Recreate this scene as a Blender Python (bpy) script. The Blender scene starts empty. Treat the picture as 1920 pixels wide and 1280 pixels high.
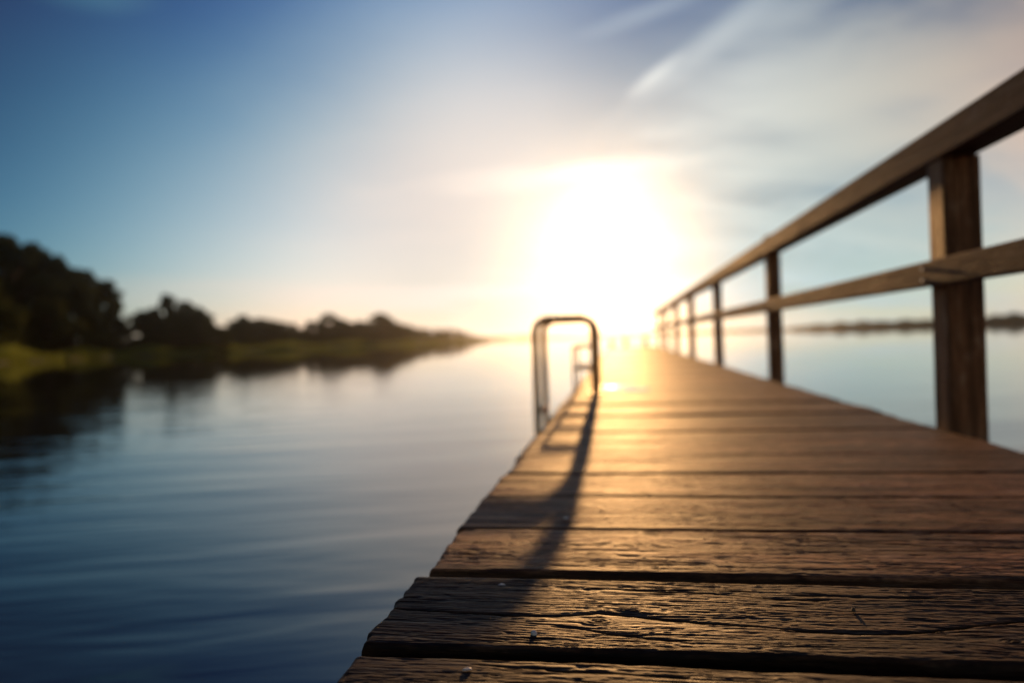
import bpy, math, random
import numpy as np
from mathutils import Vector, Matrix

random.seed(7)
R = math.radians
scene = bpy.context.scene
COL = scene.collection

# ------------------------------------------------------------------ camera
H = 0.36            # eye above the deck
ZD = 0.55           # deck top above the water
EYE = ZD + H
FPX = 1280.0        # focal length in pixels of the 1920 px wide photograph (24 mm)
PSI = math.atan(200.3 / FPX)
ROLL = R(2.0)
PITCH = math.atan(-5.0 / FPX)
fwd = Vector((-math.sin(PSI), math.cos(PSI), 0))
rgt = Vector((math.cos(PSI), math.sin(PSI), 0))
up = Vector((0, 0, 1))
f2 = (fwd * math.cos(PITCH) + up * math.sin(PITCH)).normalized()
u2 = rgt.cross(f2).normalized()
cx = rgt * math.cos(ROLL) - u2 * math.sin(ROLL)
cy = rgt * math.sin(ROLL) + u2 * math.cos(ROLL)
cam_d = bpy.data.cameras.new('camera')
cam = bpy.data.objects.new('camera', cam_d)
COL.objects.link(cam)
m = Matrix((cx, cy, -f2)).transposed().to_4x4()
m.translation = Vector((0, 0, EYE))
cam.matrix_world = m
cam_d.sensor_width = 36
cam_d.lens = 24
cam_d.clip_start = 0.02
cam_d.clip_end = 8000
cam_d.dof.use_dof = True
cam_d.dof.focus_distance = 0.86
cam_d.dof.aperture_fstop = 1.7
scene.camera = cam


def ray(px, py):
    """direction of a point of the photograph (1920 x 1280)"""
    return (cx * (px - 960) - cy * (py - 640) + f2 * FPX).normalized()


def ground(px, py, z=ZD):
    d = ray(px, py)
    t = (z - EYE) / d.z
    return (d * t + Vector((0, 0, EYE)))


def azel(px, py):
    d = ray(px, py)
    return math.atan2(d.x, d.y), math.asin(d.z)


SUN_AZ = -R(0.75)
SUN_EL = R(8.0)
sun_dir = Vector((math.sin(SUN_AZ) * math.cos(SUN_EL), math.cos(SUN_AZ) * math.cos(SUN_EL), math.sin(SUN_EL)))

# ------------------------------------------------------------------ node helper


class G:
    def __init__(self, tree):
        self.t = tree
        self.n = tree.nodes
        self.l = tree.links

    def node(self, typ, **kw):
        n = self.n.new(typ)
        for k, v in kw.items():
            setattr(n, k, v)
        return n

    def put(self, sock, v):
        if isinstance(v, bpy.types.NodeSocket):
            self.l.new(v, sock)
        else:
            sock.default_value = v

    def m(self, op, a, b=0.0, c=None, clamp=False):
        n = self.node('ShaderNodeMath', operation=op)
        n.use_clamp = clamp
        self.put(n.inputs[0], a)
        self.put(n.inputs[1], b)
        if c is not None:
            self.put(n.inputs[2], c)
        return n.outputs[0]

    def mix(self, f, a, b, blend='MIX'):
        n = self.node('ShaderNodeMix', data_type='RGBA', blend_type=blend)
        self.put(n.inputs['Factor'], f)
        self.put(n.inputs['A'], a)
        self.put(n.inputs['B'], b)
        for s in n.inputs:
            pass
        return n.outputs['Result']

    def vm(self, op, a, b=(0, 0, 0)):
        n = self.node('ShaderNodeVectorMath', operation=op)
        self.put(n.inputs[0], a)
        self.put(n.inputs[1], b)
        return n.outputs['Value'] if op in ('DOT_PRODUCT', 'LENGTH') else n.outputs[0]

    def xyz(self, x, y, z):
        n = self.node('ShaderNodeCombineXYZ')
        self.put(n.inputs[0], x)
        self.put(n.inputs[1], y)
        self.put(n.inputs[2], z)
        return n.outputs[0]

    def sep(self, v):
        n = self.node('ShaderNodeSeparateXYZ')
        self.put(n.inputs[0], v)
        return n.outputs

    def noise(self, v, scale=1.0, detail=3.0, rough=0.5, dist=0.0):
        n = self.node('ShaderNodeTexNoise')
        self.put(n.inputs['Vector'], v)
        n.inputs['Scale'].default_value = scale
        n.inputs['Detail'].default_value = detail
        n.inputs['Roughness'].default_value = rough
        n.inputs['Distortion'].default_value = dist
        return n.outputs['Fac']

    def smooth(self, v, a, b, lo=0.0, hi=1.0):
        n = self.node('ShaderNodeMapRange', interpolation_type='SMOOTHSTEP')
        self.put(n.inputs[0], v)
        n.inputs[1].default_value = a
        n.inputs[2].default_value = b
        n.inputs[3].default_value = lo
        n.inputs[4].default_value = hi
        return n.outputs[0]

    def ramp(self, v, stops):
        n = self.node('ShaderNodeValToRGB')
        self.put(n.inputs[0], v)
        e = n.color_ramp.elements
        while len(e) < len(stops):
            e.new(0.5)
        for el, (p, c) in zip(e, stops):
            el.position = p
            el.color = (*c, 1) if len(c) == 3 else c
        return n.outputs[0]


# ------------------------------------------------------------------ world: sky, cirrus, sun aureole
W = bpy.data.worlds.new('World')
scene.world = W
W.use_nodes = True
W.node_tree.nodes.clear()
g = G(W.node_tree)
sky = g.node('ShaderNodeTexSky', sky_type='NISHITA')
sky.sun_disc = False
sky.sun_elevation = SUN_EL
sky.sun_rotation = SUN_AZ % (2 * math.pi)
sky.air_density = 1.1
sky.dust_density = 0.8
sky.ozone_density = 3.5
geo = g.node('ShaderNodeTexCoord')
D = g.vm('NORMALIZE', geo.outputs['Generated'])
dx, dy, dz = g.sep(D)
az = g.m('ARCTAN2', dx, dy)
el = g.m('ARCSINE', dz)
# angle to the sun in degrees
cosang = g.vm('DOT_PRODUCT', D, tuple(sun_dir))
ang = g.m('MULTIPLY', g.m('ARCCOSINE', g.m('MINIMUM', cosang, 0.999999)), 180 / math.pi)
# cloud plane coordinates (a high flat layer seen in perspective)
zz = g.m('ADD', g.m('MAXIMUM', dz, 0.0), 0.12)
cpx = g.m('DIVIDE', dx, zz)
cpy = g.m('DIVIDE', dy, zz)
# streak direction: rotate
ca, sa = math.cos(R(28)), math.sin(R(28))
s1 = g.m('ADD', g.m('MULTIPLY', cpx, ca), g.m('MULTIPLY', cpy, sa))
s2 = g.m('SUBTRACT', g.m('MULTIPLY', cpy, ca), g.m('MULTIPLY', cpx, sa))
wisp = g.noise(g.xyz(g.m('MULTIPLY', s1, 0.55), g.m('MULTIPLY', s2, 1.5), 3.3), 1.0, 5, 0.55, 0.5)
wisp2 = g.noise(g.xyz(g.m('MULTIPLY', az, 3.2), g.m('MULTIPLY', el, 11.0), 7.7), 1.0, 4, 0.55, 0.4)
soft = g.noise(g.xyz(g.m('MULTIPLY', az, 5.0), g.m('MULTIPLY', el, 16.0), 1.1), 1.0, 3, 0.5, 0.6)
low = g.noise(g.xyz(g.m('MULTIPLY', az, 2.6), g.m('MULTIPLY', el, 22.0), 4.9), 1.0, 3, 0.5, 0.3)
warp = g.m('SUBTRACT', soft, 0.5)


def blob(px, py, w, h, rot=0.0, edge=(0.2, 1.0), wob=0.5):
    """soft elliptical cloud patch around the sky direction seen at px, py; w, h in photo px"""
    a0, e0 = azel(px, py)
    k = 1 / FPX
    c, s = math.cos(R(rot)), math.sin(R(rot))
    da = g.m('MULTIPLY', g.m('SUBTRACT', az, a0), math.cos(e0))
    de = g.m('SUBTRACT', el, e0)
    a_ = g.m('ADD', g.m('MULTIPLY', da, c / (w * k)), g.m('MULTIPLY', de, s / (w * k)))
    b_ = g.m('ADD', g.m('MULTIPLY', da, -s / (h * k)), g.m('MULTIPLY', de, c / (h * k)))
    r = g.m('SQRT', g.m('ADD', g.m('MULTIPLY', a_, a_), g.m('MULTIPLY', b_, b_)))
    if wob:
        r = g.m('ADD', r, g.m('MULTIPLY', warp, wob * 2))
    return g.smooth(r, edge[0], edge[1], 1.0, 0.0)


# thin veil over the right part of the sky and around the sun
veil_side = g.smooth(az, R(-4), R(16), 0.0, 1.0)
veil = g.m('MULTIPLY', g.smooth(wisp, 0.36, 0.66), g.m('MULTIPLY', veil_side, 0.75))
veil2 = g.m('MULTIPLY', g.smooth(wisp2, 0.40, 0.68), g.m('MULTIPLY', veil_side, 0.55))
veil = g.m('MAXIMUM', veil, veil2)
broad = g.m('MULTIPLY', blob(1700, 140, 330, 95, 8, (0.0, 1.35), 0.55), 0.85)
broad3 = g.m('MULTIPLY', blob(1520, 300, 330, 46, 4, (0.0, 1.35), 0.6), 0.6)
broad5 = g.m('MULTIPLY', blob(1560, 195, 300, 30, 5, (0.0, 1.35), 0.6), 0.5)
broad4 = g.m('MULTIPLY', blob(1380, 165, 210, 60, 12, (0.0, 1.35), 0.6), 0.45)
clear = g.m('MULTIPLY', blob(1180, 35, 260, 85, 8, (0.0, 1.4), 0.4), 0.8)
broad2 = g.m('MULTIPLY', blob(860, 190, 330, 300, -20, (0.0, 1.5), 0.15), 0.42)
cirr = g.m('MULTIPLY', blob(1140, 318, 300, 22, 3, (0.0, 1.5), 0.6), 0.6)
cirr2 = g.m('MULTIPLY', blob(1160, 345, 120, 50, 30, (0.0, 1.5), 0.6), 0.3)
trail_head = g.m('MULTIPLY', blob(1232, 140, 60, 15, 32, (0.0, 1.3), 0.12), 0.7)
trail = g.m('MULTIPLY', blob(1375, 48, 190, 24, 31, (0.0, 1.5), 0.10), 0.52)
trail2 = g.m('MULTIPLY', blob(1500, 12, 130, 30, 16, (0.0, 1.4), 0.3), 0.35)
streak = g.m('MULTIPLY', blob(1220, 22, 110, 16, 12, (0.0, 1.5), 0.3), 0.28)
pale = g.m('MULTIPLY', blob(340, 320, 340, 230, -20, (0.0, 1.5), 0.15), 0.17)
topl = g.m('MULTIPLY', blob(170, -12, 90, 26, 4, (0.0, 1.3), 0.5), 0.35)
lowc = g.m('MULTIPLY', g.m('MULTIPLY', g.smooth(low, 0.46, 0.66), g.smooth(el, 0.0, R(10), 1.0, 0.0)), 0.5)
cover = veil
cover = g.m('MULTIPLY', cover, g.m('SUBTRACT', 1.0, clear))
for c_ in (broad, pale, broad3, broad5, broad4, trail2, streak, broad2, cirr, cirr2, trail_head, trail, topl, lowc):
    # screen-combine the layers
    inv = g.m('MULTIPLY', g.m('SUBTRACT', 1.0, cover), g.m('SUBTRACT', 1.0, c_))
    cover = g.m('SUBTRACT', 1.0, inv)

near = g.m('POWER', 2.718282, g.m('DIVIDE', ang, -8.0))
mid = g.m('POWER', 2.718282, g.m('DIVIDE', ang, -26.0))
cloud_col = g.mix(g.smooth(ang, 6, 40), (6.6, 6.2, 5.6, 1), (6.6, 5.9, 5.0, 1))
cloud_col = g.mix(g.smooth(ang, 40, 75), cloud_col, (2.0, 2.3, 2.7, 1))
hot = g.vm('SCALE', (2.6, 2.5, 2.4))
hot.node.inputs['Scale'].default_value = 1.0
g.l.new(near, hot.node.inputs['Scale'])
cloud_col = g.vm('ADD', cloud_col, hot)
k_ang = g.mix(g.smooth(ang, 0, 38), (0.11, 0.135, 0.16, 1), (0.36, 0.55, 0.78, 1))
k_ang = g.mix(g.smooth(ang, 55, 100), k_ang, (1.3, 1.0, 0.75, 1))  # sky far from the sun warmed and brightened as fill for the post fronts
k_el = g.ramp(g.m('DIVIDE', el, R(45)), [(0.0, (1.0, 0.7, 0.6)), (0.16, (0.83, 0.65, 0.53)), (0.38, (0.53, 0.50, 0.43)), (0.58, (0.32, 0.32, 0.33)), (1.0, (0.25, 0.25, 0.28))])
k_el = g.vm('MULTIPLY', k_el, (3.0, 3.0, 3.0))
k_el2 = g.mix(g.smooth(ang, 10, 26), (1, 1, 1, 1), k_el)
lowglow = g.m('MULTIPLY', g.m('POWER', 2.718282, g.m('DIVIDE', ang, -28.0)), g.m('POWER', 2.718282, g.m('DIVIDE', el, -R(13))))
a3 = g.vm('SCALE', (6.5, 7.0, 7.4))
g.l.new(lowglow, a3.node.inputs['Scale'])
SKYK = g.vm('MULTIPLY', k_ang, k_el2)
base = g.vm('MULTIPLY', sky.outputs[0], SKYK)
base = g.vm('MULTIPLY', base, g.mix(clear, (1, 1, 1, 1), (0.32, 0.64, 0.86, 1)))
skyc = g.mix(cover, base, cloud_col)
# forward scattered light round the sun (thin high haze)
aur = g.m('POWER', 2.718282, g.m('DIVIDE', ang, -3.5))
a1 = g.vm('SCALE', (4.5, 4.8, 4.8))
g.l.new(aur, a1.node.inputs['Scale'])
a2 = g.vm('SCALE', (1.0, 0.75, 0.5))
g.l.new(mid, a2.node.inputs['Scale'])
skyc = g.vm('ADD', skyc, a2)
skyc = g.vm('ADD', skyc, a3)
# smooth tint over the directions of the sky (exponent of a low polynomial)
SKYFIT = [(-1.0295, -0.5224, -0.2421), (-2.3531, -0.9174, -0.4535), (3.5604, 1.2937, 0.2917), (4.1136, 2.2591, 0.9499), (-3.6682, -1.8857, -0.4559), (0.983, -0.4074, -0.7313), (8.7191, 3.6532, 1.7885), (-9.482, -5.5955, -4.0737)]
if SKYFIT:
    e_c = g.m('MULTIPLY', g.m('MINIMUM', g.m('MAXIMUM', el, 0.0), R(33)), 180 / math.pi / 30)
    dxc = g.m('MINIMUM', g.m('MAXIMUM', dx, -0.75), 0.55)
    dx2 = g.m('MULTIPLY', dxc, dxc)
    basis = [dxc, dx2, e_c, g.m('MULTIPLY', e_c, e_c), g.m('MULTIPLY', e_c, dxc),
             g.m('MULTIPLY', dx2, dxc), g.m('MULTIPLY', e_c, dx2)]
    acc = SKYFIT[0]
    for vec, bb in zip(SKYFIT[1:], basis):
        sc_ = g.vm('SCALE', vec)
        g.l.new(bb, sc_.node.inputs['Scale'])
        acc = g.vm('ADD', sc_, acc)
    ex = g.sep(acc)
    fac = g.xyz(*[g.m('POWER', 2.718282, c_) for c_ in ex[:3]])
    skyc = g.vm('MULTIPLY', skyc, fac)
skyc = g.vm('ADD', skyc, a1)
skyc = g.vm('ADD', skyc, (0.20, 0.17, 0.15))
bg = g.node('ShaderNodeBackground')
bg.inputs['Strength'].default_value = 0.1
g.l.new(skyc, bg.inputs['Color'])
wo = g.node('ShaderNodeOutputWorld')
g.l.new(bg.outputs[0], wo.inputs['Surface'])

# ------------------------------------------------------------------ sun
sl = bpy.data.lights.new('sun', 'SUN')
sl.energy = 4.2
sl.angle = R(0.53)
sl.color = (1.0, 0.52, 0.19)
so = bpy.data.objects.new('sun', sl)
so.rotation_euler = (-sun_dir).to_track_quat('-Z', 'Y').to_euler()
so.location = (0, 0, 30)
COL.objects.link(so)

# ------------------------------------------------------------------ object helpers


def tag(o, label=None, cat=None, group=None, kind=None):
    if label:
        o['label'] = label
    if cat:
        o['category'] = cat
    if group:
        o['group'] = group
    if kind:
        o['kind'] = kind
    return o


def empty(name, loc=(0, 0, 0), rz=0.0):
    o = bpy.data.objects.new(name, None)
    o.location = loc
    o.rotation_euler = (0, 0, rz)
    COL.objects.link(o)
    return o


def mesh_np(name, V, F4, mat, parent=None, smooth=True, F3=None):
    me = bpy.data.meshes.new(name)
    V = np.asarray(V, dtype=np.float32)
    F4 = np.asarray(F4, dtype=np.int32).reshape(-1, 4)
    nf = len(F4)
    me.vertices.add(len(V))
    me.vertices.foreach_set('co', V.ravel())
    me.loops.add(nf * 4)
    me.loops.foreach_set('vertex_index', F4.ravel())
    me.polygons.add(nf)
    me.polygons.foreach_set('loop_start', np.arange(nf, dtype=np.int32) * 4)
    me.polygons.foreach_set('loop_total', np.full(nf, 4, dtype=np.int32))
    me.polygons.foreach_set('use_smooth', np.full(nf, smooth, dtype=bool))
    me.update(calc_edges=True)
    me.validate()
    me.materials.append(mat)
    o = bpy.data.objects.new(name, me)
    COL.objects.link(o)
    if parent:
        o.parent = parent
    return o


class MB:
    def __init__(self):
        self.V = []
        self.F = []

    def add(self, V, F):
        b = len(self.V)
        self.V += [tuple(v) for v in V]
        self.F += [tuple(i + b for i in f) for f in F]

    def tube(self, pts, rad, seg=10, cap=True):
        pts = [Vector(p) for p in pts]
        n = len(pts)
        rad = rad if isinstance(rad, (list, tuple)) else [rad] * n
        V, F = [], []
        prev = None
        for i, p in enumerate(pts):
            t = (pts[min(i + 1, n - 1)] - pts[max(i - 1, 0)]).normalized()
            if prev is None:
                a = Vector((0, 0, 1)) if abs(t.z) < 0.9 else Vector((1, 0, 0))
                s = t.cross(a).normalized()
            else:
                s = (prev - t * prev.dot(t)).normalized()
            prev = s
            b = t.cross(s)
            for k in range(seg):
                an = 2 * math.pi * k / seg
                V.append(p + (s * math.cos(an) + b * math.sin(an)) * rad[i])
        for i in range(n - 1):
            for k in range(seg):
                k2 = (k + 1) % seg
                F.append((i * seg + k, i * seg + k2, (i + 1) * seg + k2, (i + 1) * seg + k))
        if cap:
            F.append(tuple(range(seg))[::-1])
            F.append(tuple((n - 1) * seg + k for k in range(seg)))
        self.add(V, F)

    def build(self, name, mat, parent=None, smooth=False):
        me = bpy.data.meshes.new(name)
        me.from_pydata(self.V, [], self.F)
        me.update()
        me.polygons.foreach_set('use_smooth', [smooth] * len(me.polygons))
        me.materials.append(mat)
        o = bpy.data.objects.new(name, me)
        COL.objects.link(o)
        if parent:
            o.parent = parent
        return o


# vectorised value noise -------------------------------------------------
def vnoise(x, y, seed=0):
    xi = np.floor(x).astype(np.int64)
    yi = np.floor(y).astype(np.int64)
    fx = x - xi
    fy = y - yi
    fx = fx * fx * fx * (fx * (fx * 6 - 15) + 10)
    fy = fy * fy * fy * (fy * (fy * 6 - 15) + 10)

    def h(a, b):
        n = (a * 374761393 + b * 668265263 + seed * 1442695041) & 0xFFFFFFFF
        n = ((n ^ (n >> 13)) * 1274126177) & 0xFFFFFFFF
        n = (n ^ (n >> 16)) & 0xFFFF
        return n / 32767.5 - 1.0
    a = h(xi, yi) * (1 - fx) + h(xi + 1, yi) * fx
    b = h(xi, yi + 1) * (1 - fx) + h(xi + 1, yi + 1) * fx
    return a * (1 - fy) + b * fy


# ------------------------------------------------------------------ materials
def new_mat(name):
    mt = bpy.data.materials.new(name)
    mt.use_nodes = True
    mt.node_tree.nodes.clear()
    gg = G(mt.node_tree)
    out = gg.node('ShaderNodeOutputMaterial')
    return mt, gg, out


def wood_mat(name, axis, fine=1.0, dark=1.0, rough=0.6, toned=False, tint=(1.12, 0.93, 0.76)):
    mt, q, out = new_mat(name)
    tc = q.node('ShaderNodeTexCoord').outputs['Object']
    x, y, z = q.sep(tc)
    if axis == 'X':
        L, A, B = x, y, z
    elif axis == 'Y':
        L, A, B = y, x, z
    else:
        L, A, B = z, x, y
    # each board its own tone
    wb = q.noise(q.xyz(q.m('MULTIPLY', L, 0.9), q.m('MULTIPLY', A, 3.2), q.m('MULTIPLY', B, 3.2)), 1.0, 2, 0.5)
    warpv = q.noise(q.xyz(q.m('MULTIPLY', L, 3.0), q.m('MULTIPLY', A, 14.0), q.m('MULTIPLY', B, 14.0)), 1.0, 2, 0.5)
    A2 = q.m('ADD', A, q.m('MULTIPLY', warpv, 0.02))
    v1 = q.xyz(q.m('MULTIPLY', L, 5.0), q.m('MULTIPLY', A2, 160.0), q.m('MULTIPLY', B, 160.0))
    g1 = q.noise(v1, 1.0, 4, 0.6)
    v2 = q.xyz(q.m('MULTIPLY', L, 50.0), q.m('MULTIPLY', A2, 700.0), q.m('MULTIPLY', B, 700.0))
    g2 = q.noise(v2, 1.0, 2, 0.6)
    v3 = q.xyz(q.m('MULTIPLY', L, 9.0), q.m('MULTIPLY', A, 30.0), q.m('MULTIPLY', B, 30.0))
    g3 = q.noise(v3, 1.0, 4, 0.6)
    t = q.m('ADD', q.m('MULTIPLY', g1, 0.6), q.m('MULTIPLY', g2, 0.4))
    d = dark
    colr = q.ramp(t, [(0.30, (0.022 * d, 0.012 * d, 0.007 * d)), (0.47, (0.085 * d, 0.048 * d, 0.029 * d)),
                      (0.62, (0.17 * d, 0.105 * d, 0.066 * d)), (0.80, (0.25 * d, 0.175 * d, 0.12 * d))])
    worn = q.smooth(g3, 0.52, 0.72)
    colr = q.mix(q.m('MULTIPLY', worn, 0.45), colr, (0.23 * d, 0.19 * d, 0.155 * d, 1))
    st = q.noise(q.xyz(q.m('MULTIPLY', L, 2.2), q.m('MULTIPLY', A, 34.0), q.m('MULTIPLY', B, 34.0)), 1.0, 3, 0.6)
    colr = q.vm('MULTIPLY', colr, q.mix(q.smooth(st, 0.36, 0.64), (0.55, 0.52, 0.50, 1), (1.4, 1.4, 1.4, 1)))
    colr = q.mix(q.smooth(wb, 0.35, 0.65), colr, q.vm('MULTIPLY', colr, (0.62, 0.58, 0.55)))
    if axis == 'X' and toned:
        ta = q.node('ShaderNodeAttribute', attribute_name='glow_tone')  # board colour scaled by the painted glow falloff
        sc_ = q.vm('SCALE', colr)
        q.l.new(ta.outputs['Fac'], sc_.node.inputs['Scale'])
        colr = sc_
        gv = q.node('ShaderNodeAttribute', attribute_name='groove').outputs['Fac']
        colr = q.vm('MULTIPLY', colr, q.mix(q.smooth(gv, 0.1, 0.8), (0.35, 0.3, 0.27, 1), (1.25, 1.25, 1.25, 1)))
    colr = q.vm('MULTIPLY', colr, (tint[0], tint[1], tint[2]))
    bs = q.node('ShaderNodeBsdfPrincipled')
    q.l.new(colr, bs.inputs['Base Color'])
    q.put(bs.inputs['Roughness'], q.smooth(t, 0.3, 0.7, rough - 0.1, rough + 0.15))
    bs.inputs['Specular IOR Level'].default_value = 0.13
    bm = q.node('ShaderNodeBump')
    bm.inputs['Strength'].default_value = 0.8
    bm.inputs['Distance'].default_value = 0.0011 * fine
    q.put(bm.inputs['Height'], q.m('ADD', q.m('MULTIPLY', g1, 1.0), q.m('MULTIPLY', g2, 0.8)))
    q.l.new(bm.outputs[0], bs.inputs['Normal'])
    q.l.new(bs.outputs[0], out.inputs[0])
    return mt


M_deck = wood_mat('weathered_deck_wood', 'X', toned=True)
M_under = wood_mat('dark_beam_wood', 'X')
M_rail = wood_mat('weathered_rail_wood', 'Y', fine=1.6, dark=1.0, rough=0.65, tint=(1.1, 0.92, 0.86))
M_post = wood_mat('weathered_post_wood', 'Z', fine=1.6, dark=2.7, rough=0.65, tint=(1.05, 0.86, 0.70))


def simple(name, color, rough=0.5, metal=0.0, nscale=40, namp=0.25, bump=0.0, spec=0.5):
    mt, q, out = new_mat(name)
    tc = q.node('ShaderNodeTexCoord').outputs['Object']
    n = q.noise(tc, nscale, 4, 0.6)
    c2 = tuple(c * (1 - namp) for c in color)
    c1 = tuple(min(1, c * (1 + namp)) for c in color)
    colr = q.mix(n, (*c2, 1), (*c1, 1))
    bs = q.node('ShaderNodeBsdfPrincipled')
    q.l.new(colr, bs.inputs['Base Color'])
    q.put(bs.inputs['Roughness'], q.smooth(n, 0.3, 0.7, rough * 0.85, min(1, rough * 1.15)))
    bs.inputs['Metallic'].default_value = metal
    bs.inputs['Specular IOR Level'].default_value = spec
    if bump:
        bm = q.node('ShaderNodeBump')
        bm.inputs['Distance'].default_value = bump
        q.l.new(n, bm.inputs['Height'])
        q.l.new(bm.outputs[0], bs.inputs['Normal'])
    q.l.new(bs.outputs[0], out.inputs[0])
    return mt


M_steel = simple('glow_tinted_steel', (0.85, 0.44, 0.16), 0.4, 0.0, 60, 0.2, 0.0004)  # steel tubes; the orange of the sun's glow is put into their colour
M_chip = simple('pale_chip', (0.62, 0.58, 0.52), 0.55, 0, 300, 0.2, 0.0006)
M_nail = simple('worn_nail_head', (0.35, 0.33, 0.31), 0.35, 1.0, 300, 0.2)
M_bark = simple('bark', (0.07, 0.05, 0.035), 0.9, 0, 3, 0.3, 0.02)
M_soil = simple('bank_soil', (0.05, 0.055, 0.025), 0.95, 0, 0.4, 0.4, 0.05)


def leaf_mat(name, ca_, cb_, trans=0.35):
    mt, q, out = new_mat(name)
    gn = q.node('ShaderNodeNewGeometry')
    rnd = gn.outputs['Random Per Island']
    tc = q.node('ShaderNodeTexCoord').outputs['Object']
    n = q.noise(tc, 0.35, 2, 0.5)
    f = q.m('ADD', q.m('MULTIPLY', rnd, 0.5), q.m('MULTIPLY', n, 0.5))
    colr = q.mix(f, (*ca_, 1), (*cb_, 1))
    d = q.node('ShaderNodeBsdfDiffuse')
    q.l.new(colr, d.inputs[0])
    tr = q.node('ShaderNodeBsdfTranslucent')
    q.l.new(colr, tr.inputs[0])
    mx = q.node('ShaderNodeMixShader')
    mx.inputs[0].default_value = trans
    q.l.new(d.outputs[0], mx.inputs[1])
    q.l.new(tr.outputs[0], mx.inputs[2])
    q.l.new(mx.outputs[0], out.inputs[0])
    return mt


M_leaf = leaf_mat('dark_foliage', (0.022, 0.030, 0.010), (0.055, 0.070, 0.022), 0.3)
M_leaf2 = leaf_mat('olive_foliage', (0.035, 0.045, 0.012), (0.080, 0.090, 0.028), 0.35)
M_reed = leaf_mat('reeds', (0.13, 0.17, 0.03), (0.26, 0.30, 0.07), 0.55)

# water
M_water, q, out = new_mat('lake_water')
tc = q.node('ShaderNodeTexCoord').outputs['Object']
x, y, z = q.sep(tc)
th = R(14)
xr = q.m('ADD', q.m('MULTIPLY', x, math.cos(th)), q.m('MULTIPLY', y, math.sin(th)))
yr = q.m('SUBTRACT', q.m('MULTIPLY', y, math.cos(th)), q.m('MULTIPLY', x, math.sin(th)))
# calm and ruffled zones
calm = q.smooth(q.noise(q.xyz(q.m('MULTIPLY', x, 0.05), q.m('MULTIPLY', y, 0.02), 0.0), 1.0, 2, 0.5), 0.35, 0.7, 0.5, 1.2)
w1 = q.noise(q.xyz(q.m('MULTIPLY', xr, 0.35), q.m('MULTIPLY', yr, 1.5), 0.0), 1.0, 2, 0.45, 0.5)
w2 = q.noise(q.xyz(q.m('MULTIPLY', xr, 1.1), q.m('MULTIPLY', yr, 6.0), 5.0), 1.0, 2, 0.5, 0.6)
w3 = q.noise(q.xyz(q.m('MULTIPLY', x, 0.10), q.m('MULTIPLY', y, 0.35), 9.0), 1.0, 2, 0.5, 0.3)
w4 = q.noise(q.xyz(q.m('MULTIPLY', xr, 3.0), q.m('MULTIPLY', yr, 13.0), 2.0), 1.0, 2, 0.5, 0.3)
hgt = q.m('ADD', q.m('MULTIPLY', w1, 0.022), q.m('MULTIPLY', w2, 0.0060))
hgt = q.m('ADD', hgt, q.m('MULTIPLY', w3, 0.02))
hgt = q.m('ADD', hgt, q.m('MULTIPLY', w4, 0.0011))
dist_ = q.vm('LENGTH', q.xyz(x, y, 0.0))
hgt = q.m('MULTIPLY', hgt, calm)
hgt = q.m('MULTIPLY', hgt, q.smooth(dist_, 3.0, 30.0, 1.0, 0.09))
bm = q.node('ShaderNodeBump')
bm.inputs['Strength'].default_value = 1.0
bm.inputs['Distance'].default_value = 1.0
q.l.new(hgt, bm.inputs['Height'])
bs = q.node('ShaderNodeBsdfPrincipled')
bs.inputs['Base Color'].default_value = (0.010, 0.013, 0.015, 1)
bs.inputs['Roughness'].default_value = 0.015
bs.inputs['IOR'].default_value = 1.68
q.l.new(bm.outputs[0], bs.inputs['Normal'])
q.l.new(bs.outputs[0], out.inputs[0])

M_puddle, q, out = new_mat('puddle_water')
bs = q.node('ShaderNodeBsdfPrincipled')
bs.inputs['Base Color'].default_value = (0.03, 0.02, 0.012, 1)
bs.inputs['Roughness'].default_value = 0.06
bs.inputs['IOR'].default_value = 1.34
tc = q.node('ShaderNodeTexCoord').outputs['Object']
bm = q.node('ShaderNodeBump')
bm.inputs['Distance'].default_value = 0.00020
q.l.new(q.noise(tc, 30, 2, 0.5), bm.inputs['Height'])
q.l.new(bm.outputs[0], bs.inputs['Normal'])
q.l.new(bs.outputs[0], out.inputs[0])

# ------------------------------------------------------------------ water + terrain
LIM = 1500.0
w = MB()
w.add([(-LIM, -300, 0), (LIM, -300, 0), (LIM, LIM, 0), (-LIM, LIM, 0)], [(0, 1, 2, 3)])
tag(w.build('water', M_water), kind='structure')


def at(px, dist):
    """point on the water plane at a horizontal bearing (photo px) and distance"""
    d = ray(px, 634 - (px - 960) * math.tan(ROLL))
    d.z = 0
    d.normalize()
    return d * dist


# left bank: shoreline bearings and distances
shore = [(-1500, 65), (-900, 80), (-300, 95), (0, 116), (120, 136), (240, 152), (420, 172), (600, 200),
         (750, 250), (850, 335), (905, 450), (925, 640), (938, 900), (945, 1150)]
pts = [at(p, d) for p, d in shore]


def shore_at(px):
    for (a, da), (b, db) in zip(shore, shore[1:]):
        if a <= px <= b:
            return da + (db - da) * (px - a) / (b - a)
    return shore[-1][1]


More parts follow.
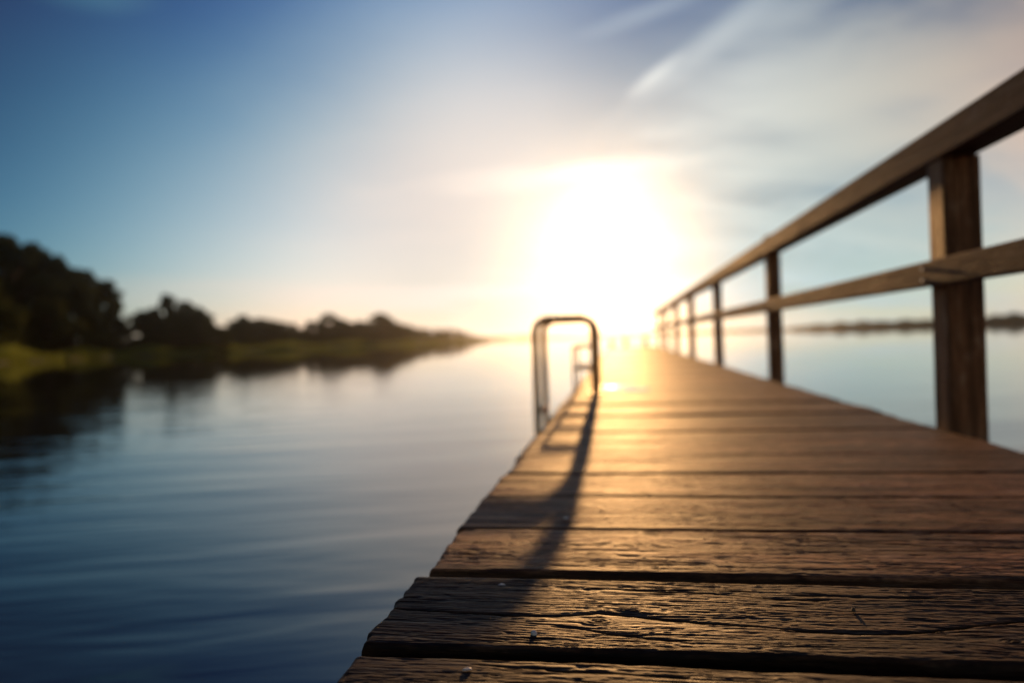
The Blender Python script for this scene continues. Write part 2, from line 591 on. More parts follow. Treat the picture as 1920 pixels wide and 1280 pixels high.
rows = [(0, -0.15), (1.5, 0.18), (6, 0.5), (25, 0.9), (90, 1.6), (330, 3.0)]
V, F = [], []
NS = 90
dens = []
for i in range(NS + 1):
    t = i / NS * (len(shore) - 1)
    a = min(int(t), len(shore) - 2)
    f = t - a
    px = shore[a][0] + (shore[a + 1][0] - shore[a][0]) * f
    di = shore[a][1] + (shore[a + 1][1] - shore[a][1]) * f
    di += 1.6 * math.sin(i * 1.7) + 1.0 * math.sin(i * 4.1)
    dens.append((px, di))
    for off, zh in rows:
        p = at(px, di + off)
        V.append((p.x, p.y, zh + (0.15 * math.sin(i * 2.3 + off) if off > 2 else 0)))
nr = len(rows)
for i in range(NS):
    for k in range(nr - 1):
        F.append((i * nr + k, (i + 1) * nr + k, (i + 1) * nr + k + 1, i * nr + k + 1))
b = MB()
b.add(V, F)
tag(b.build('lake_bank', M_soil, smooth=True), kind='structure')

# far shore right and ahead
far = [(925, 1150), (1100, 1180), (1300, 1050), (1440, 760), (1500, 560), (1580, 470), (1700, 430), (1800, 400), (1930, 360), (2300, 330), (3200, 300)]
V, F = [], []
for i, (px, di) in enumerate(far):
    for off, zh in [(0, -0.2), (4, 0.5), (40, 1.2), (180, 2.0)]:
        p = at(px, di + off)
        V.append((p.x, p.y, zh))
for i in range(len(far) - 1):
    for k in range(3):
        F.append((i * 4 + k, (i + 1) * 4 + k, (i + 1) * 4 + k + 1, i * 4 + k + 1))
b = MB()
b.add(V, F)
tag(b.build('far_shore_ground', M_soil, smooth=True), kind='structure')

# ------------------------------------------------------------------ foliage
rng = np.random.default_rng(11)


def leaf_quads(P, size, flat=0.0):
    n = len(P)
    N = rng.normal(size=(n, 3))
    N /= np.linalg.norm(N, axis=1)[:, None]
    A = np.cross(N, rng.normal(size=(n, 3)))
    A /= np.linalg.norm(A, axis=1)[:, None]
    B = np.cross(N, A)
    s = size * rng.uniform(0.6, 1.3, size=(n, 1))
    a = A * s
    b_ = B * s * 0.6
    bend = N * s * 0.25
    Q = np.stack([P - a, P - b_ + bend, P + a, P + b_ + bend], axis=1).reshape(-1, 3)
    return Q, np.arange(n * 4).reshape(-1, 4)


def crown_points(n, w, h, base, lumps, seed):
    """lumpy, gappy crown of unit-ish size: clumps on limbs spread through the volume"""
    r = np.random.default_rng(seed)
    C = []
    for i in range(lumps):
        t = r.uniform(0, 1) ** 0.8
        z_ = base + (h - base) * t
        prof = math.sin(math.pi * min(1, (t * 0.82 + 0.16))) ** 0.7
        a = r.uniform(0, 2 * math.pi)
        rr = w * prof * r.uniform(0.15, 0.95)
        C.append((rr * math.cos(a), rr * math.sin(a), z_, w * r.uniform(0.13, 0.32)))
    C = np.array(C)
    idx = r.integers(0, lumps, n)
    d = r.normal(size=(n, 3))
    d /= np.linalg.norm(d, axis=1)[:, None]
    rad = C[idx, 3] * r.uniform(0.25, 1.0, n) ** 0.45
    P = C[idx, :3] + d * rad[:, None] * np.array([1, 1, 0.72])
    return P, C


def make_tree(seed, w, h, base, n, leaf, mat, name='tree'):
    root = empty(name)
    P, C = crown_points(n, w, h, base, 44, seed)
    Q, F4 = leaf_quads(P, leaf)
    mesh_np('crown', Q, F4, mat, root, smooth=False)
    r = random.Random(seed)
    mb = MB()
    tp = []
    for i in range(7):
        t = i / 6
        tp.append((0.25 * math.sin(seed + t * 3) * t, 0.25 * math.cos(seed * 2 + t * 3) * t, -0.3 + (h * 0.85) * t))
    mb.tube(tp, [0.34 * (1 - 0.85 * i / 6) * h / 18 + 0.03 for i in range(7)], 8)
    o = mb.build('trunk', M_bark, root, True)
    for j in range(7):
        c = C[r.randrange(len(C))]
        z0 = max(base * 0.6, c[2] * 0.6)
        l = MB()
        l.tube([(0, 0, z0), (c[0] * 0.45, c[1] * 0.45, z0 + (c[2] - z0) * 0.6), (c[0], c[1], c[2])],
               [0.13 * h / 18, 0.09 * h / 18, 0.03], 6)
        mb.V += []
        lo = l.build('limb', M_bark, root, True)
    return root


def kids(o):
    return [c for c in bpy.data.objects if c.parent == o]


def copy_tree(o, parent=None, cache={}):
    c = o.copy()
    COL.objects.link(c)
    if parent:
        c.parent = parent
    if o.name not in cache:
        cache[o.name] = kids(o)
    for ch in cache[o.name]:
        copy_tree(ch, c)
    return c


# prototypes: unit height 10 m
protos = {
    'broad': lambda s: make_tree(s, 4.6, 10, 0.8, 9000, 0.27, M_leaf),
    'round': lambda s: make_tree(s, 5.4, 10, 0.4, 9000, 0.28, M_leaf2),
    'tall': lambda s: make_tree(s, 2.9, 10, 1.2, 8000, 0.22, M_leaf),
}
made = {}


def plant(px, dist, topy, kind, seed, label, group, wide=1.0):
    """tree whose top reaches the sky direction at photo row topy; real height from its distance"""
    hy = 634 - (px - 960) * math.tan(ROLL)
    p = at(px, dist)
    depth = p.dot(fwd)
    hgt = (hy - topy) / FPX * depth + EYE - 0.6
    key = (kind, seed)
    if key not in made:
        made[key] = protos[kind](seed)
        o = made[key]
    else:
        o = copy_tree(made[key])
    s = hgt / 10.3
    o.scale = (s * wide, s * wide, s)
    o.location = (p.x, p.y, 0.6)
    o.rotation_euler = (0, 0, random.uniform(0, 6.28))
    tag(o, label, 'tree', group)
    return o


GL = 'tall trees of the dark wood on the left bank'
big = [
    (-330, 145, 400, 'broad', 1, 1.0, None),
    (-210, 150, 395, 'round', 2, 1.0, None),
    (-100, 150, 410, 'broad', 3, 1.0, None),
    (8, 148, 440, 'tall', 4, 1.5, 'tallest dark tree of the left wood, cut by the left edge of the photo'),
    (58, 158, 456, 'broad', 5, 0.95, 'broad dark tree just right of the tallest one in the left wood'),
    (-35, 135, 520, 'round', 2, 0.95, 'lower bushy tree in front of the tallest tree, at the left photo edge'),
    (112, 160, 484, 'broad', 1, 0.85, 'dark tree in the middle of the sloping left wood'),
    (160, 166, 510, 'round', 6, 0.75, 'dark rounded tree on the sloping right half of the left wood'),
    (205, 170, 528, 'tall', 7, 1.35, 'rightmost slim-topped tree of the tall left wood, beside the sky gap'),
    (90, 148, 560, 'round', 2, 1.0, 'low bushy tree under the middle of the left wood'),
    (180, 156, 580, 'broad', 3, 1.0, 'low bushy tree at the right foot of the left wood'),
    (236, 176, 612, 'round', 6, 1.3, 'lowest bush-like tree in the gap between the left wood and the middle clump'),
    (140, 150, 604, 'round', 2, 1.5, 'low wide bushy tree hiding the trunks in the middle of the left wood'),
    (20, 140, 590, 'round', 6, 1.2, 'low bushy tree at the left foot of the left wood, above the reeds'),
]
for (px, di, ty, kd, sd, wd, lb) in big:
    di *= 0.99
    if px < -60 and lb is None:
        lb = 'dark tree of the left wood standing outside the left edge of the photo'
    plant(px, di, ty, kd, sd, lb, GL, wd)
GM = 'rounded trees of the middle clump on the left bank'
for (px, di, ty, kd, sd, wd, lb) in [
    (268, 182, 584, 'round', 6, 0.9, 'leftmost low tree of the middle clump, next to the sky gap'),
    (316, 186, 556, 'broad', 3, 0.75, 'pointed tallest tree of the middle clump on the left bank'),
    (352, 184, 566, 'round', 2, 0.85, 'rounded tree right of the pointed one in the middle clump'),
    (388, 180, 592, 'broad', 3, 1.0, 'rightmost sloping tree of the middle clump on the left bank'),
    (330, 176, 600, 'round', 6, 1.3, 'low wide bushy tree in front of the middle clump'),
    (288, 179, 578, 'broad', 1, 1.0, 'dark tree filling the left half of the middle clump, beside the pointed one'),
    (372, 178, 580, 'round', 2, 1.0, 'dark tree on the right slope of the middle clump, before its rightmost tree'),
    (410, 172, 612, 'round', 6, 1.2, 'low bush-like tree trailing off the right end of the middle clump'),
]:
    plant(px, di * 0.99, ty, kd, sd, lb, GM, wd)
GD = 'small distant trees of the low tree line leading towards the sun'
special = {
    458: 'slightly taller tree at the left start of the distant low tree line',
    622: 'rounded taller tree bulging from the middle of the distant low tree line',
    712: 'pointed tree standing up from the distant low tree line near its hazy end',
}
prof = [(425, 612), (440, 600), (458, 594), (476, 602), (494, 600), (512, 600), (530, 602), (548, 606), (566, 610),
        (584, 606), (602, 600), (622, 590), (640, 596), (658, 600), (676, 600), (694, 600), (712, 588), (730, 601),
        (748, 605), (766, 607), (784, 609), (802, 611), (820, 611), (838, 613), (854, 616), (868, 620), (880, 623), (890, 626), (898, 629)]
kk = ['round', 'broad', 'tall']
ss = {'round': [2, 6], 'broad': [3, 1], 'tall': [4, 7]}
for i, (px, ty) in enumerate(prof):
    kd = 'tall' if px in (712,) else kk[i % 2]
    sd = ss[kd][(i // 2) % 2]
    di = shore_at(px) * 1.15 + 8 + (i % 3) * 4
    ty = ty + random.choice((-3, 0, 2, 5)) if px not in special else ty - 2
    lb = special.get(px, 'one of the small dark trees in the distant low tree line on the left bank')
    plant(px, di, ty, kd, sd, lb, GD, (1.25 if kd != 'tall' else 1.8) * random.uniform(0.8, 1.2))
    if i % 2 == 0:
        plant(px + 8, di * 0.97, ty + 9, 'round', 6, 'one of the small dark trees in the distant low tree line on the left bank', GD, 2.0)

# far woods: one mass each
P = []
for _ in range(26000):
    px = random.uniform(1440, 2400)
    di = np.interp(px, [f_[0] for f_ in far], [f_[1] for f_ in far]) + random.uniform(4, 60)
    env = np.interp(px, [1440, 1490, 1540, 1575, 1600, 1640, 1665, 1700, 1760, 1850, 1930, 2400],
                    [1.2, 2.0, 3.4, 4.6, 3.2, 4.6, 3.6, 3.4, 3.6, 3.8, 4.4, 5])
    env *= 0.85 + 0.25 * math.sin(px * 0.11) * math.sin(px * 0.043 + 1)
    p = at(px, di)
    P.append((p.x, p.y, 0.4 + env * random.random() ** 0.7))
Q, F4 = leaf_quads(np.array(P), 0.6)
tag(mesh_np('far_woodland', Q, F4, M_leaf, smooth=False), 'low dark hazy wood on the far shore behind the railing', 'woodland', kind='stuff')
P = []
for _ in range(9000):
    px = random.uniform(900, 1460)
    di = np.interp(px, [f_[0] for f_ in far], [f_[1] for f_ in far]) + random.uniform(4, 60)
    env = np.interp(px, [900, 940, 960, 985, 1000, 1460], [3, 6.5, 5, 7.5, 2.5, 2])
    p = at(px, di)
    P.append((p.x, p.y, 0.4 + env * random.random() ** 0.7))
Q, F4 = leaf_quads(np.array(P), 0.85)
tag(mesh_np('distant_woodland', Q, F4, M_leaf, smooth=False), 'faint strip of far trees on the horizon left of the ladder', 'woodland', kind='stuff')

# undergrowth closing the foot of the left wood
P = []
for _ in range(24000):
    px = random.uniform(-500, 925)
    di = shore_at(px) * 1.07 + random.uniform(2, 20)
    hh = 5.6 if px < 245 else (4.4 if px < 420 else 3.2)
    p = at(px, di)
    P.append((p.x, p.y, 0.3 + hh * random.random() * (0.7 + 0.3 * math.sin(px * 0.07))))
Q, F4 = leaf_quads(np.array(P), 0.36)
tag(mesh_np('undergrowth', Q, F4, M_leaf2, smooth=False), 'dark undergrowth at the foot of the trees on the left bank', 'undergrowth', kind='stuff')

# reeds: blades
n = 26000
V = np.zeros((n, 4, 3), dtype=np.float32)
for i in range(n):
    px = random.uniform(-600, 915)
    di = shore_at(px)
    di += random.uniform(0.3, 9 + di * 0.02)
    p = at(px, di)
    hh = random.uniform(0.8, 1.5) * (1.0 + 0.35 * math.sin(px * 0.05) + di / 700)
    if -80 < px < 28:
        hh *= 1.3
    a = random.uniform(0, math.pi)
    wv = Vector((math.cos(a), math.sin(a), 0)) * random.uniform(0.05, 0.11)
    ln = Vector((random.uniform(-0.25, 0.25), random.uniform(-0.25, 0.25), 0)) * hh
    z0 = -0.05
    V[i, 0] = (p.x - wv.x, p.y - wv.y, z0)
    V[i, 1] = (p.x + wv.x, p.y + wv.y, z0)
    V[i, 2] = (p.x + ln.x + wv.x * .25, p.y + ln.y + wv.y * .25, z0 + hh)
    V[i, 3] = (p.x + ln.x - wv.x * .25, p.y + ln.y - wv.y * .25, z0 + hh)
tag(mesh_np('reeds', V.reshape(-1, 3), np.arange(n * 4).reshape(-1, 4), M_reed, smooth=False),
    'band of yellow green reeds and grass along the left bank', 'reeds', kind='stuff')

# ------------------------------------------------------------------ pier
pier = empty('pier', (0, 0, 0))
tag(pier, 'long narrow weathered wooden pier running out over the lake towards the sun', 'pier')
XL = -0.878 * H
XR = 3.026 * H
PITCHB = 0.7125 * H
Y0 = 2.143 * H
NB = 80
TH = 0.045


def crack_line(pp):
    q_ = [ground(a, b_) for a, b_ in pp]
    q_.sort(key=lambda v: v.x)
    return np.array([v.x for v in q_]), np.array([v.y for v in q_])


cracks = {
    0: [(crack_line([(700, 1136), (742, 1139), (850, 1146), (960, 1152), (1040, 1153), (1120, 1146), (1190, 1152), (1300, 1164),
                     (1400, 1171), (1522, 1181), (1600, 1187), (1680, 1185), (1747, 1181), (1830, 1168), (1905, 1161), (2100, 1166)]), 0.0028, 0.011),
        (crack_line([(1030, 1172), (1080, 1176), (1140, 1186), (1230, 1197), (1300, 1201)]), 0.0016, 0.006),
        (crack_line([(1100, 1100), (1200, 1106), (1330, 1112), (1420, 1120), (1560, 1126)]), 0.0012, 0.004),
        (crack_line([(1480, 1115), (1600, 1118), (1690, 1121), (1760, 1120)]), 0.0014, 0.004)],
    1: [(crack_line([(1330, 1006), (1450, 1009), (1600, 1016), (1750, 1024), (1920, 1030)]), 0.0014, 0.004),
        (crack_line([(1180, 1051), (1250, 1055), (1340, 1058)]), 0.0016, 0.004)],
    -1: [(crack_line([(880, 1240), (960, 1248), (1100, 1256), (1300, 1268)]), 0.0014, 0.005)],
}
knots = {0: [ground(1122, 1162), ground(1905, 1204)], }

VV, FF, TT, GG = [], [], [], []
vb = 0
glow_tones = {-2: 0.66, -1: 0.66, 0: 0.68, 1: 2.5, 2: 2.1, 3: 2.2, 4: 1.7}  # glow falloff put into board colour: nearest darkened, farther ones lightened
rb = random.Random(3)
gaps = {-1: 0.022, 0: 0.026, 1: 0.028, 2: 0.024, 3: 0.008, 4: 0.010}
for k in range(-4, NB):
    ga = gaps.get(k, rb.uniform(0.006, 0.016))          # gap at the near side of board k
    gb = gaps.get(k + 1, 0.012)
    ya = Y0 + PITCHB * k + ga / 2
    yb = Y0 + PITCHB * (k + 1) - gb / 2
    if k in (-1, 0):
        ny, nx = 300, 900
    elif k == 1:
        ny, nx = 200, 560
    elif k in (2, 3):
        ny, nx = 90, 260
    elif k < 12:
        ny, nx = 36, 90
    else:
        ny, nx = 16, 36
    xl = XL + rb.uniform(-0.006, 0.006)
    xr = XR + rb.uniform(-0.006, 0.006)
    u = np.linspace(0, 1, nx)
    v = np.linspace(0, 1, ny)
    # cluster samples at the ends and edges
    if ny < 60:
        v = 0.5 - 0.5 * np.cos(v * math.pi)
    X, Yn = np.meshgrid(xl + (xr - xl) * u, v)
    s = k * 17 + 5
    # wavy near and far edges, gap widening to the right for the front boards
    tilt = {-1: (0, 0.004), 0: (0.006, 0.003), 1: (0.003, 0.002)}.get(k, (0, 0))
    er = 0.0022
    near_e = ya + er * vnoise(X[0] * 6, X[0] * 0 + 3, s) + 0.0012 * vnoise(X[0] * 40, X[0] * 0, s + 1) + tilt[0] * (X[0] - xl)
    far_e = yb + er * vnoise(X[0] * 5, X[0] * 0 + 9, s + 2) + 0.0012 * vnoise(X[0] * 38, X[0] * 0, s + 3) - tilt[1] * (X[0] - xl)
    Y = near_e[None, :] * (1 - Yn) + far_e[None, :] * Yn
    # rough board ends
    endn = 0.004 * vnoise(Y * 60, Y * 0, s + 4) + 0.003 * vnoise(Y * 14, Y * 0, s + 6)
    X = X + endn * np.clip(1 - (X - xl) / 0.1, 0, 1) + endn * np.clip(1 - (xr - X) / 0.1, 0, 1)
    amp = 1.0 if k < 4 else 0.8
    psi = Y - (ya + yb) / 2
    Z = np.zeros_like(X)
    groove = np.full_like(X, 0.55)
    warpY = 0.006 * vnoise(X * 2.1, psi * 9, s + 7) + 0.0016 * vnoise(X * 9, psi * 40, s + 8)
    ps = psi + warpY
    kn_z = 0
    for c in knots.get(k, []):
        rx, ry = (X - c.x) / 2.0, (Y - c.y)
        r2 = rx * rx + ry * ry
        ps = ps - ry * np.exp(-r2 / (2 * 0.018 ** 2)) * 0.75
        ring = np.sin(np.sqrt(r2) * 2 * math.pi / 0.0045 + 2 * vnoise(X * 80, Y * 80, s))
        kn_z = kn_z + np.exp(-r2 / (2 * 0.007 ** 2)) * (0.0006 + 0.0007 * ring)
    if k < 12:
        # broad undulation
        Z += 0.0016 * vnoise(X * 3, psi * 12, s + 9)
        # ridges: sharp grooves along the grain
        r1 = vnoise(X * 4.2, ps * 70, s + 10)
        r2_ = vnoise(X * 10, ps * 150, s + 11)
        r3 = vnoise(X * 26, ps * 300, s + 12)
        r4 = vnoise(X * 110, ps * 560, s + 16)
        mask = 0.5 + 0.5 * vnoise(X * 3.0, psi * 22, s + 13)
        mask2 = 0.65 + 0.35 * vnoise(X * 7, psi * 35, s + 17)
        fineh = (-0.0006 * np.clip(np.abs(r1) * -6.0 + 1, 0, 1) * mask + 0.0002 * r1
                 - 0.0009 * np.clip(np.abs(r2_) * -4.2 + 1, 0, 1) * mask2 + 0.0002 * r2_
                 + (0.00062 * r3 + 0.00040 * r4) * mask2)
        Z += amp * 0.85 * fineh
        groove = np.clip(0.5 + fineh / 0.0016, 0, 1)
        if k < 2:
            p1 = vnoise(X * 20, ps * 130, s + 14)
            Z -= 0.0010 * np.clip((p1 - 0.66) * 4, 0, 1)
            groove = groove * (1 - 0.6 * np.clip((p1 - 0.62) * 4, 0, 1))
    else:
        Z += 0.001 * vnoise(X * 3, psi * 12, s + 9)
    for (cxs, cys), wd, dp in cracks.get(k, []):
        yc = np.interp(X, cxs, cys) + 0.0014 * vnoise(X * 40, X * 0, s + 20) + 0.0007 * vnoise(X * 130, X * 0, s + 21)
        ww = wd * (0.65 + 0.5 * vnoise(X * 18, X * 0 + 4, s + 22))
        on = np.clip((X - cxs[0]) / 0.02, 0, 1) * np.clip((cxs[-1] - X) / 0.02, 0, 1)
        dd = np.abs(Y - yc)
        Z -= dp * on * np.clip(1.25 - dd / np.maximum(ww, 0.0004), 0, 1)
        groove = groove * (1 - on * np.clip(1.6 - dd / np.maximum(ww, 0.0004), 0, 1))
        Z -= 0.0014 * on * np.exp(-(dd / (ww * 3)) ** 2)
    Z = Z + kn_z
    # board tilt / height differences
    Z += rb.uniform(-0.0025, 0.0025) + (Yn - 0.5) * rb.uniform(-0.003, 0.003)
    # rounded arrises, worn unevenly
    rad = 0.007 + 0.003 * vnoise(X * 8, Y * 0, s + 15)
    de = np.minimum((Y - near_e[None, :]), (far_e[None, :] - Y))
    t_ = np.clip(1 - de / rad, 0, 1)
    Z -= rad * (1 - np.sqrt(np.clip(1 - t_ ** 2, 0, 1))) * 0.9
    dl = np.minimum(X - X[:, :1], X[:, -1:] - X)
    t_ = np.clip(1 - dl / 0.008, 0, 1)
    Z -= 0.008 * (1 - np.sqrt(np.clip(1 - t_ ** 2, 0, 1))) * 0.9
    Z += ZD
    top = np.stack([X, Y, Z], -1).reshape(-1, 3)
    idx = (np.arange(ny)[:, None] * nx + np.arange(nx)[None, :]) + vb
    f_ = np.stack([idx[:-1, :-1], idx[:-1, 1:], idx[1:, 1:], idx[1:, :-1]], -1).reshape(-1, 4)
    VV.append(top)
    glow_tone = glow_tones.get(k, rb.uniform(1.5, 2.3))
    FF.append(f_)
    vb += len(top)
    # skirt and underside
    ring_i = np.concatenate([idx[0, :], idx[1:, -1], idx[-1, -2::-1], idx[-2:0:-1, 0]]) - (vb - len(top))
    ringv = top[ring_i].copy()
    low = ringv.copy()
    low[:, 2] = ZD - TH
    nrg = len(ringv)
    VV.append(ringv)
    VV.append(low)
    a_i = np.arange(nrg) + vb
    b_i = a_i + nrg
    FF.append(np.stack([a_i, b_i, np.roll(b_i, -1), np.roll(a_i, -1)], -1))
    vb += 2 * nrg
    # bottom quad
    und = np.array([(xl, ya, ZD - TH), (xr, ya, ZD - TH), (xr, yb, ZD - TH), (xl, yb, ZD - TH)])
    VV.append(und)
    FF.append(np.array([[vb, vb + 3, vb + 2, vb + 1]]))
    vb += 4
    TT.append(np.full(len(top) + 2 * nrg + 4, glow_tone, dtype=np.float32))
    GG.append(np.concatenate([groove.reshape(-1), np.full(2 * nrg + 4, 0.35)]).astype(np.float32))
YEND = Y0 + PITCHB * NB
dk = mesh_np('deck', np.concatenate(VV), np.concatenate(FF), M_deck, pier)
at_ = dk.data.attributes.new('glow_tone', 'FLOAT', 'POINT')
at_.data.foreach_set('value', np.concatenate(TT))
at_ = dk.data.attributes.new('groove', 'FLOAT', 'POINT')
at_.data.foreach_set('value', np.concatenate(GG))


def beam(name, lo, hi, mat, parent, bev=0.006, seg=1, wob=0.0, seed=0, axis=1):
    """box with bevelled long edges, subdivided along its length and slightly uneven"""
    r = random.Random(seed)
    lo, hi = Vector(lo), Vector(hi)
    ax = axis
    o1, o2 = [i for i in range(3) if i != ax]
    V, F = [], []
    a0, a1 = lo[o1], hi[o1]
    b0, b1 = lo[o2], hi[o2]
    prof_ = []
    for (ca_, cb_, sa_, sb_) in ((a0, b0, 1, 1), (a1, b0, -1, 1), (a1, b1, -1, -1), (a0, b1, 1, -1)):
        arc = []
        for j in range(4):
            an = j / 3 * math.pi / 2
            arc.append((ca_ + sa_ * bev * (1 - math.sin(an)), cb_ + sb_ * bev * (1 - math.cos(an))))
        # order so that the outline runs round
        if (sa_ * sb_) < 0:
            arc = arc[::-1]
        prof_ += arc
    # sort by angle for a clean loop
    mc, md = (a0 + a1) / 2, (b0 + b1) / 2
    prof_.sort(key=lambda p_: math.atan2((p_[1] - md) / (b1 - b0), (p_[0] - mc) / (a1 - a0)))
    n_ = len(prof_)
    for i in range(seg + 1):
        t = i / seg
        c = lo[ax] + (hi[ax] - lo[ax]) * t
        wa = wob * (math.sin(t * 7 + seed) + 0.5 * math.sin(t * 19 + seed * 2))
        wb_ = wob * (math.sin(t * 6 + seed * 3) + 0.5 * math.sin(t * 23 + seed))
        for (a, b_) in prof_:
            p_ = [0, 0, 0]
            p_[ax] = c
            p_[o1] = a + wa + r.uniform(-1, 1) * wob * 0.35
            p_[o2] = b_ + wb_ + r.uniform(-1, 1) * wob * 0.35
            V.append(p_)
    for i in range(seg):
        for j in range(n_):
            j2 = (j + 1) % n_
            F.append((i * n_ + j, i * n_ + j2, (i + 1) * n_ + j2, (i + 1) * n_ + j))
    F.append(tuple(range(n_))[::-1])
    F.append(tuple(seg * n_ + j for j in range(n_)))
    mb = MB()
    mb.add(V, F)
    o = mb.build(name, mat, parent, True)
    import bmesh
    bmm = bmesh.new()
    bmm.from_mesh(o.data)
    bmesh.ops.recalc_face_normals(bmm, faces=bmm.faces)
    for e in bmm.edges:
        if len(e.link_faces) == 2 and e.link_faces[0].normal.angle(e.link_faces[1].normal, 0) > R(9):
            e.smooth = False
    bmm.to_mesh(o.data)
    bmm.free()
    return o


# under the deck: long beams and piles
for i, xb in enumerate((XL + 0.14, (XL + XR) / 2, XR - 0.14)):
    beam('beam', (xb - 0.05, -0.6, ZD - TH - 0.185), (xb + 0.05, YEND - 0.05, ZD - TH - 0.003), M_rail, pier, 0.006, 30, 0.001, i)
for i in range(8):
    yp = 0.3 + i * 2.85
    for xp in (XL + 0.26, XR - 0.26):
        p = MB()
        p.tube([(xp, yp, -2.2), (xp, yp, 0.1), (xp, yp, ZD - TH - 0.20)], [0.085, 0.08, 0.078], 14)
        p.build('pile', M_post, pier, True)
    beam('crossbeam', (XL + 0.03, yp - 0.10, ZD - TH - 0.33), (XR - 0.03, yp - 0.004 + 0.02, ZD - TH - 0.19), M_under, pier, 0.005, 4, 0.0, i, axis=0)

# ------------------------------------------------------------------ railing
rail = empty('railing', (XR, 0, ZD))
tag(rail, 'weathered wooden railing of square posts and two rails along the right side of the pier', 'railing')
rail.location = (0, 0, 0)
posts_y = [-0.36, 2.50, 5.25, 8.15, 11.05, 13.9, 16.8, 19.7]
XI = 3.045 * H
ZT = ZD + 2.87 * H
ZB = ZD + 2.565 * H
for i, yp in enumerate(posts_y):
    t = 0.118 if i == 1 else 0.095
    beam('post', (XI, yp, -0.05), (XI + t, yp + t, ZB - 0.002), M_post, rail, 0.006, 24, 0.0008, i + 3, axis=2)
joints_t = [-1.8, 5.30, 11.10, YEND + 0.02]
joints = [-1.8, 2.56, 8.20, 13.95, YEND + 0.02]
for i in range(len(joints) - 1):
    dzz = 0.0015 * (i % 2)
    if i < len(joints_t) - 1:
        beam('top_rail', (XI - 0.012, joints_t[i] + 0.0015, ZB), (XI + 0.107, joints_t[i + 1] - 0.0015, ZT), M_rail, rail, 0.006, 80, 0.0007, 11)
    beam('middle_rail', (XI - 0.052, joints[i] + 0.002, ZD + 1.36 * H), (XI - 0.002, joints[i + 1] - 0.002, ZD + 1.60 * H), M_rail, rail, 0.006, 60, 0.0002, 21)
# small bolt caps on the middle rail at each post
for i, yp in enumerate(posts_y[1:4]):
    for dzb in (0.022, 0.062):
        b = MB()
        x0 = XI - 0.052
        b.tube([(x0 + 0.002, yp + 0.05, ZD + 1.36 * H + dzb), (x0 - 0.004, yp + 0.05, ZD + 1.36 * H + dzb)], [0.008, 0.007], 10)
        b.build('bolt', M_nail, rail)
# raised splice plate on the top of the railing above the second post
b = beam('splice_block', (XI + 0.0, 5.25 - 0.02, ZT + 0.001), (XI + 0.09, 5.25 + 0.12, ZT + 0.020), M_rail, rail, 0.004, 2, 0, 1)

# ------------------------------------------------------------------ ladder
lad = empty('swim_ladder', (XL, 4.3, ZD))
tag(lad, 'swimming ladder with rounded tube handrail tinted orange like the sun glow on the left edge of the pier', 'ladder')
lad.location = (0, 0, 0)
YL = 4.28


def hoop(yh):
    xr_, xo = -0.43 * H, -1.45 * H
    zt = ZD + 1.32 * H
    rc = 0.085
    pts_ = [(xr_, yh, ZD + 0.002), (xr_, yh, zt - rc)]
    for j in range(1, 9):
        a = j / 8 * math.pi / 2
        pts_.append((xr_ - rc * (1 - math.cos(a)), yh, zt - rc + rc * math.sin(a)))
    for j in range(0, 9):
        a = j / 8 * math.pi / 2
        pts_.append((xo + rc * (1 - math.sin(a)), yh, zt - rc + rc * math.cos(a)))
    pts_ += [(xo, yh, ZD), (xo, yh, -0.9)]
    b = MB()
    b.tube(pts_, 0.0225, 16)
    b.build('handrail', M_steel, lad, True)
    b = MB()
    b.tube([(xr_, yh, ZD + 0.001), (xr_, yh, ZD + 0.010)], 0.045, 16)
    b.build('base_plate', M_steel, lad)
    xi_ = XL + 0.03
    b = MB()
    b.tube([(xi_, yh, ZD + 0.001), (xi_, yh, ZD + 0.82 * H)], 0.008, 10)
    b.build('inner_upright', M_steel, lad, True)
    for zf in (0.82, 0.44):
        b = MB()
        b.tube([(xi_, yh, ZD + zf * H), (xr_, yh, ZD + zf * H)], 0.010, 10)
        b.build('brace', M_steel, lad, True)
    return xo


xo = hoop(YL)
hoop(YL + 0.5)
for zr in (ZD - 0.12, ZD - 0.38, ZD - 0.64, ZD - 0.9):
    b = MB()
    b.tube([(xo, YL + 0.02, zr), (xo, YL + 0.48, zr)], 0.016, 10)
    b.build('rung', M_steel, lad, True)

# mooring posts at the outer end of the pier
for i, (xp, hh, lb) in enumerate([(XL + 0.10, 0.22, 'left mooring post at the glowing far end of the pier'),
                                  (XL + 0.52, 0.26, 'middle mooring post at the glowing far end of the pier'),
                                  (XR - 0.30, 0.30, 'mooring post at the far end of the pier next to the railing')]):
    b = MB()
    b.tube([(0, 0, 0.0), (0, 0, hh * 0.9), (0, 0, hh)], [0.065, 0.062, 0.045], 14)
    o = b.build('mooring_post', M_post, None, True)
    o.location = (xp, YEND - 0.25, ZD + 0.001)
    tag(o, lb, 'post', 'mooring posts at the pier end')

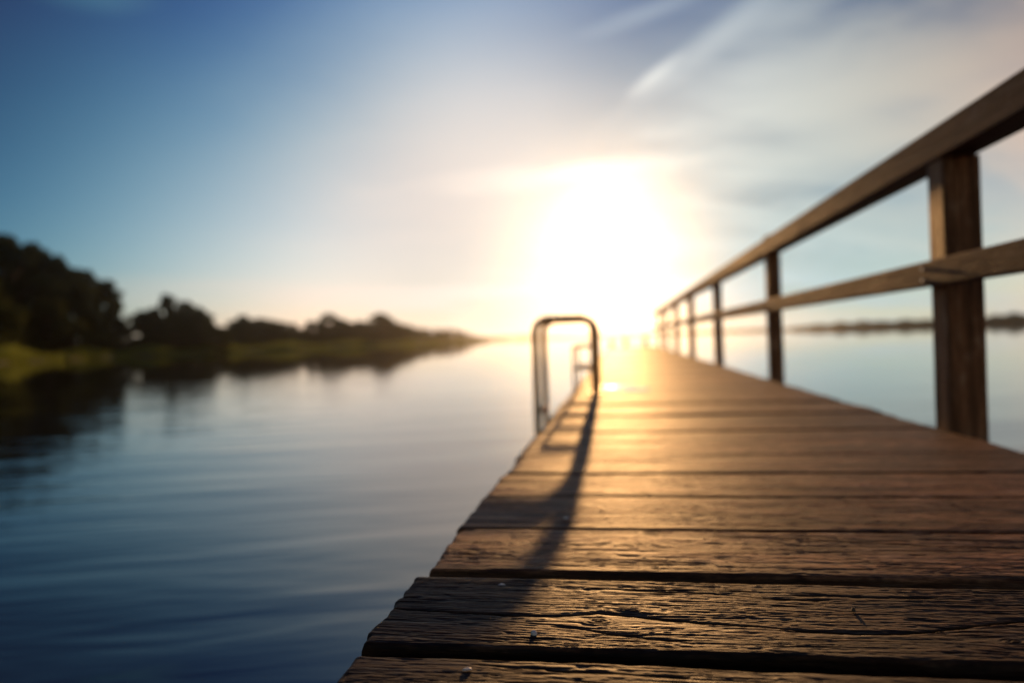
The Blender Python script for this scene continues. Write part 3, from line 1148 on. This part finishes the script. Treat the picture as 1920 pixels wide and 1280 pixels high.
# puddles on the boards near the ladder
def puddle(x0, x1, kb, label, dz=0.0042):
    y0_ = Y0 + PITCHB * kb + 0.02
    y1_ = Y0 + PITCHB * (kb + 1) - 0.02
    n_ = 48
    V = [((x0 + x1) / 2, (y0_ + y1_) / 2, 0)]
    for j in range(n_):
        a = j / n_ * 2 * math.pi
        rr = 1 + 0.10 * math.sin(3 * a + kb) + 0.06 * math.sin(7 * a)
        ex = abs(math.cos(a)) ** 0.6 * math.copysign(1, math.cos(a))
        ey = abs(math.sin(a)) ** 0.6 * math.copysign(1, math.sin(a))
        V.append(((x0 + x1) / 2 + ex * rr * (x1 - x0) / 2, (y0_ + y1_) / 2 + ey * min(rr, 1.03) * (y1_ - y0_) / 2, 0))
    F = [(0, j + 1, (j + 1) % n_ + 1) for j in range(n_)]
    b = MB()
    b.add(V, F)
    o = b.build('puddle', M_puddle, None, True)
    o.location = (0, 0, ZD + dz)
    tag(o, label, 'puddle', 'puddles on the pier boards')


kp = int((4.42 - Y0) / PITCHB)
puddle(-0.02 * H, 0.50 * H, kp, 'small bright puddle on the pier boards right of the ladder')
puddle(-0.36 * H, 0.28 * H, kp + 1, 'long bright puddle on the board just behind the nearer puddle')


# chips, nails
def chip(px, py, sx, sy, sz, label, name='stone_chip', rot=0.3, cat='chip', mat=None):
    p = ground(px, py)
    r = random.Random(int(px))
    V, F = [], []
    for a, zf, rf in ((0, 0, 1.0), (1, 0.55, 0.95), (2, 1.0, 0.55)):
        for j in range(9):
            an = j / 9 * 2 * math.pi
            k_ = rf * r.uniform(0.75, 1.15)
            V.append((sx * k_ * math.cos(an), sy * k_ * math.sin(an), sz * zf * r.uniform(0.8, 1.1)))
    for a in range(2):
        for j in range(9):
            j2 = (j + 1) % 9
            F.append((a * 9 + j, a * 9 + j2, (a + 1) * 9 + j2, (a + 1) * 9 + j))
    F.append(tuple(18 + j for j in range(9)))
    F.append(tuple(range(9))[::-1])
    b = MB()
    b.add(V, F)
    o = b.build(name, mat or M_chip, None)
    o.location = (p.x, p.y, ZD - 0.0006)
    o.rotation_euler = (0, 0, rot)
    tag(o, label, cat, 'small chips lying on the front boards')


chip(1001, 1187, 0.0040, 0.0048, 0.0042, 'pale chip standing on the board left of the wood knot, the largest one')
chip(941, 1096, 0.0062, 0.0045, 0.0022, 'flat pale chip near the far edge of the second front board')
chip(876, 1253, 0.0055, 0.0030, 0.0018, 'pale oval chip on the nearest board')
chip(1061, 971, 0.006, 0.006, 0.003, 'small pale speck in the ladder shadow on the blurred boards')
chip(1600, 1144, 0.0028, 0.0030, 0.0050, 'tiny brown splinter standing up on the board above the long crack', 'splinter', 0.3, 'splinter', M_bark)

# ------------------------------------------------------------------ haze
hz = MB()
x0, x1, y0_, y1_, z0, z1 = -1650, 1650, -420, 1650, -3.2, 30.0
hz.add([(x0, y0_, z0), (x1, y0_, z0), (x1, y1_, z0), (x0, y1_, z0), (x0, y0_, z1), (x1, y0_, z1), (x1, y1_, z1), (x0, y1_, z1)],
       [(0, 3, 2, 1), (4, 5, 6, 7), (0, 1, 5, 4), (1, 2, 6, 5), (2, 3, 7, 6), (3, 0, 4, 7)])
M_haze, q, out = new_mat('haze')
vol = q.node('ShaderNodeVolumePrincipled')
vol.inputs['Color'].default_value = (0.97, 0.95, 0.92, 1)
vol.inputs['Density'].default_value = 0.00020
vol.inputs['Anisotropy'].default_value = 0.93
q.l.new(vol.outputs[0], out.inputs['Volume'])
tag(hz.build('haze', M_haze), 'warm hazy air over the lake', 'haze', kind='stuff')

# ------------------------------------------------------------------ render settings
scene.view_settings.view_transform = 'Standard'
scene.view_settings.look = 'None'
scene.view_settings.exposure = 0.0
scene.view_settings.gamma = 1.0
scene.cycles.use_denoising = True
scene.cycles.max_bounces = 6
scene.cycles.volume_bounces = 0
scene.cycles.transparent_max_bounces = 4
scene.cycles.caustics_reflective = False
scene.cycles.caustics_refractive = False
scene.cycles.sample_clamp_indirect = 6
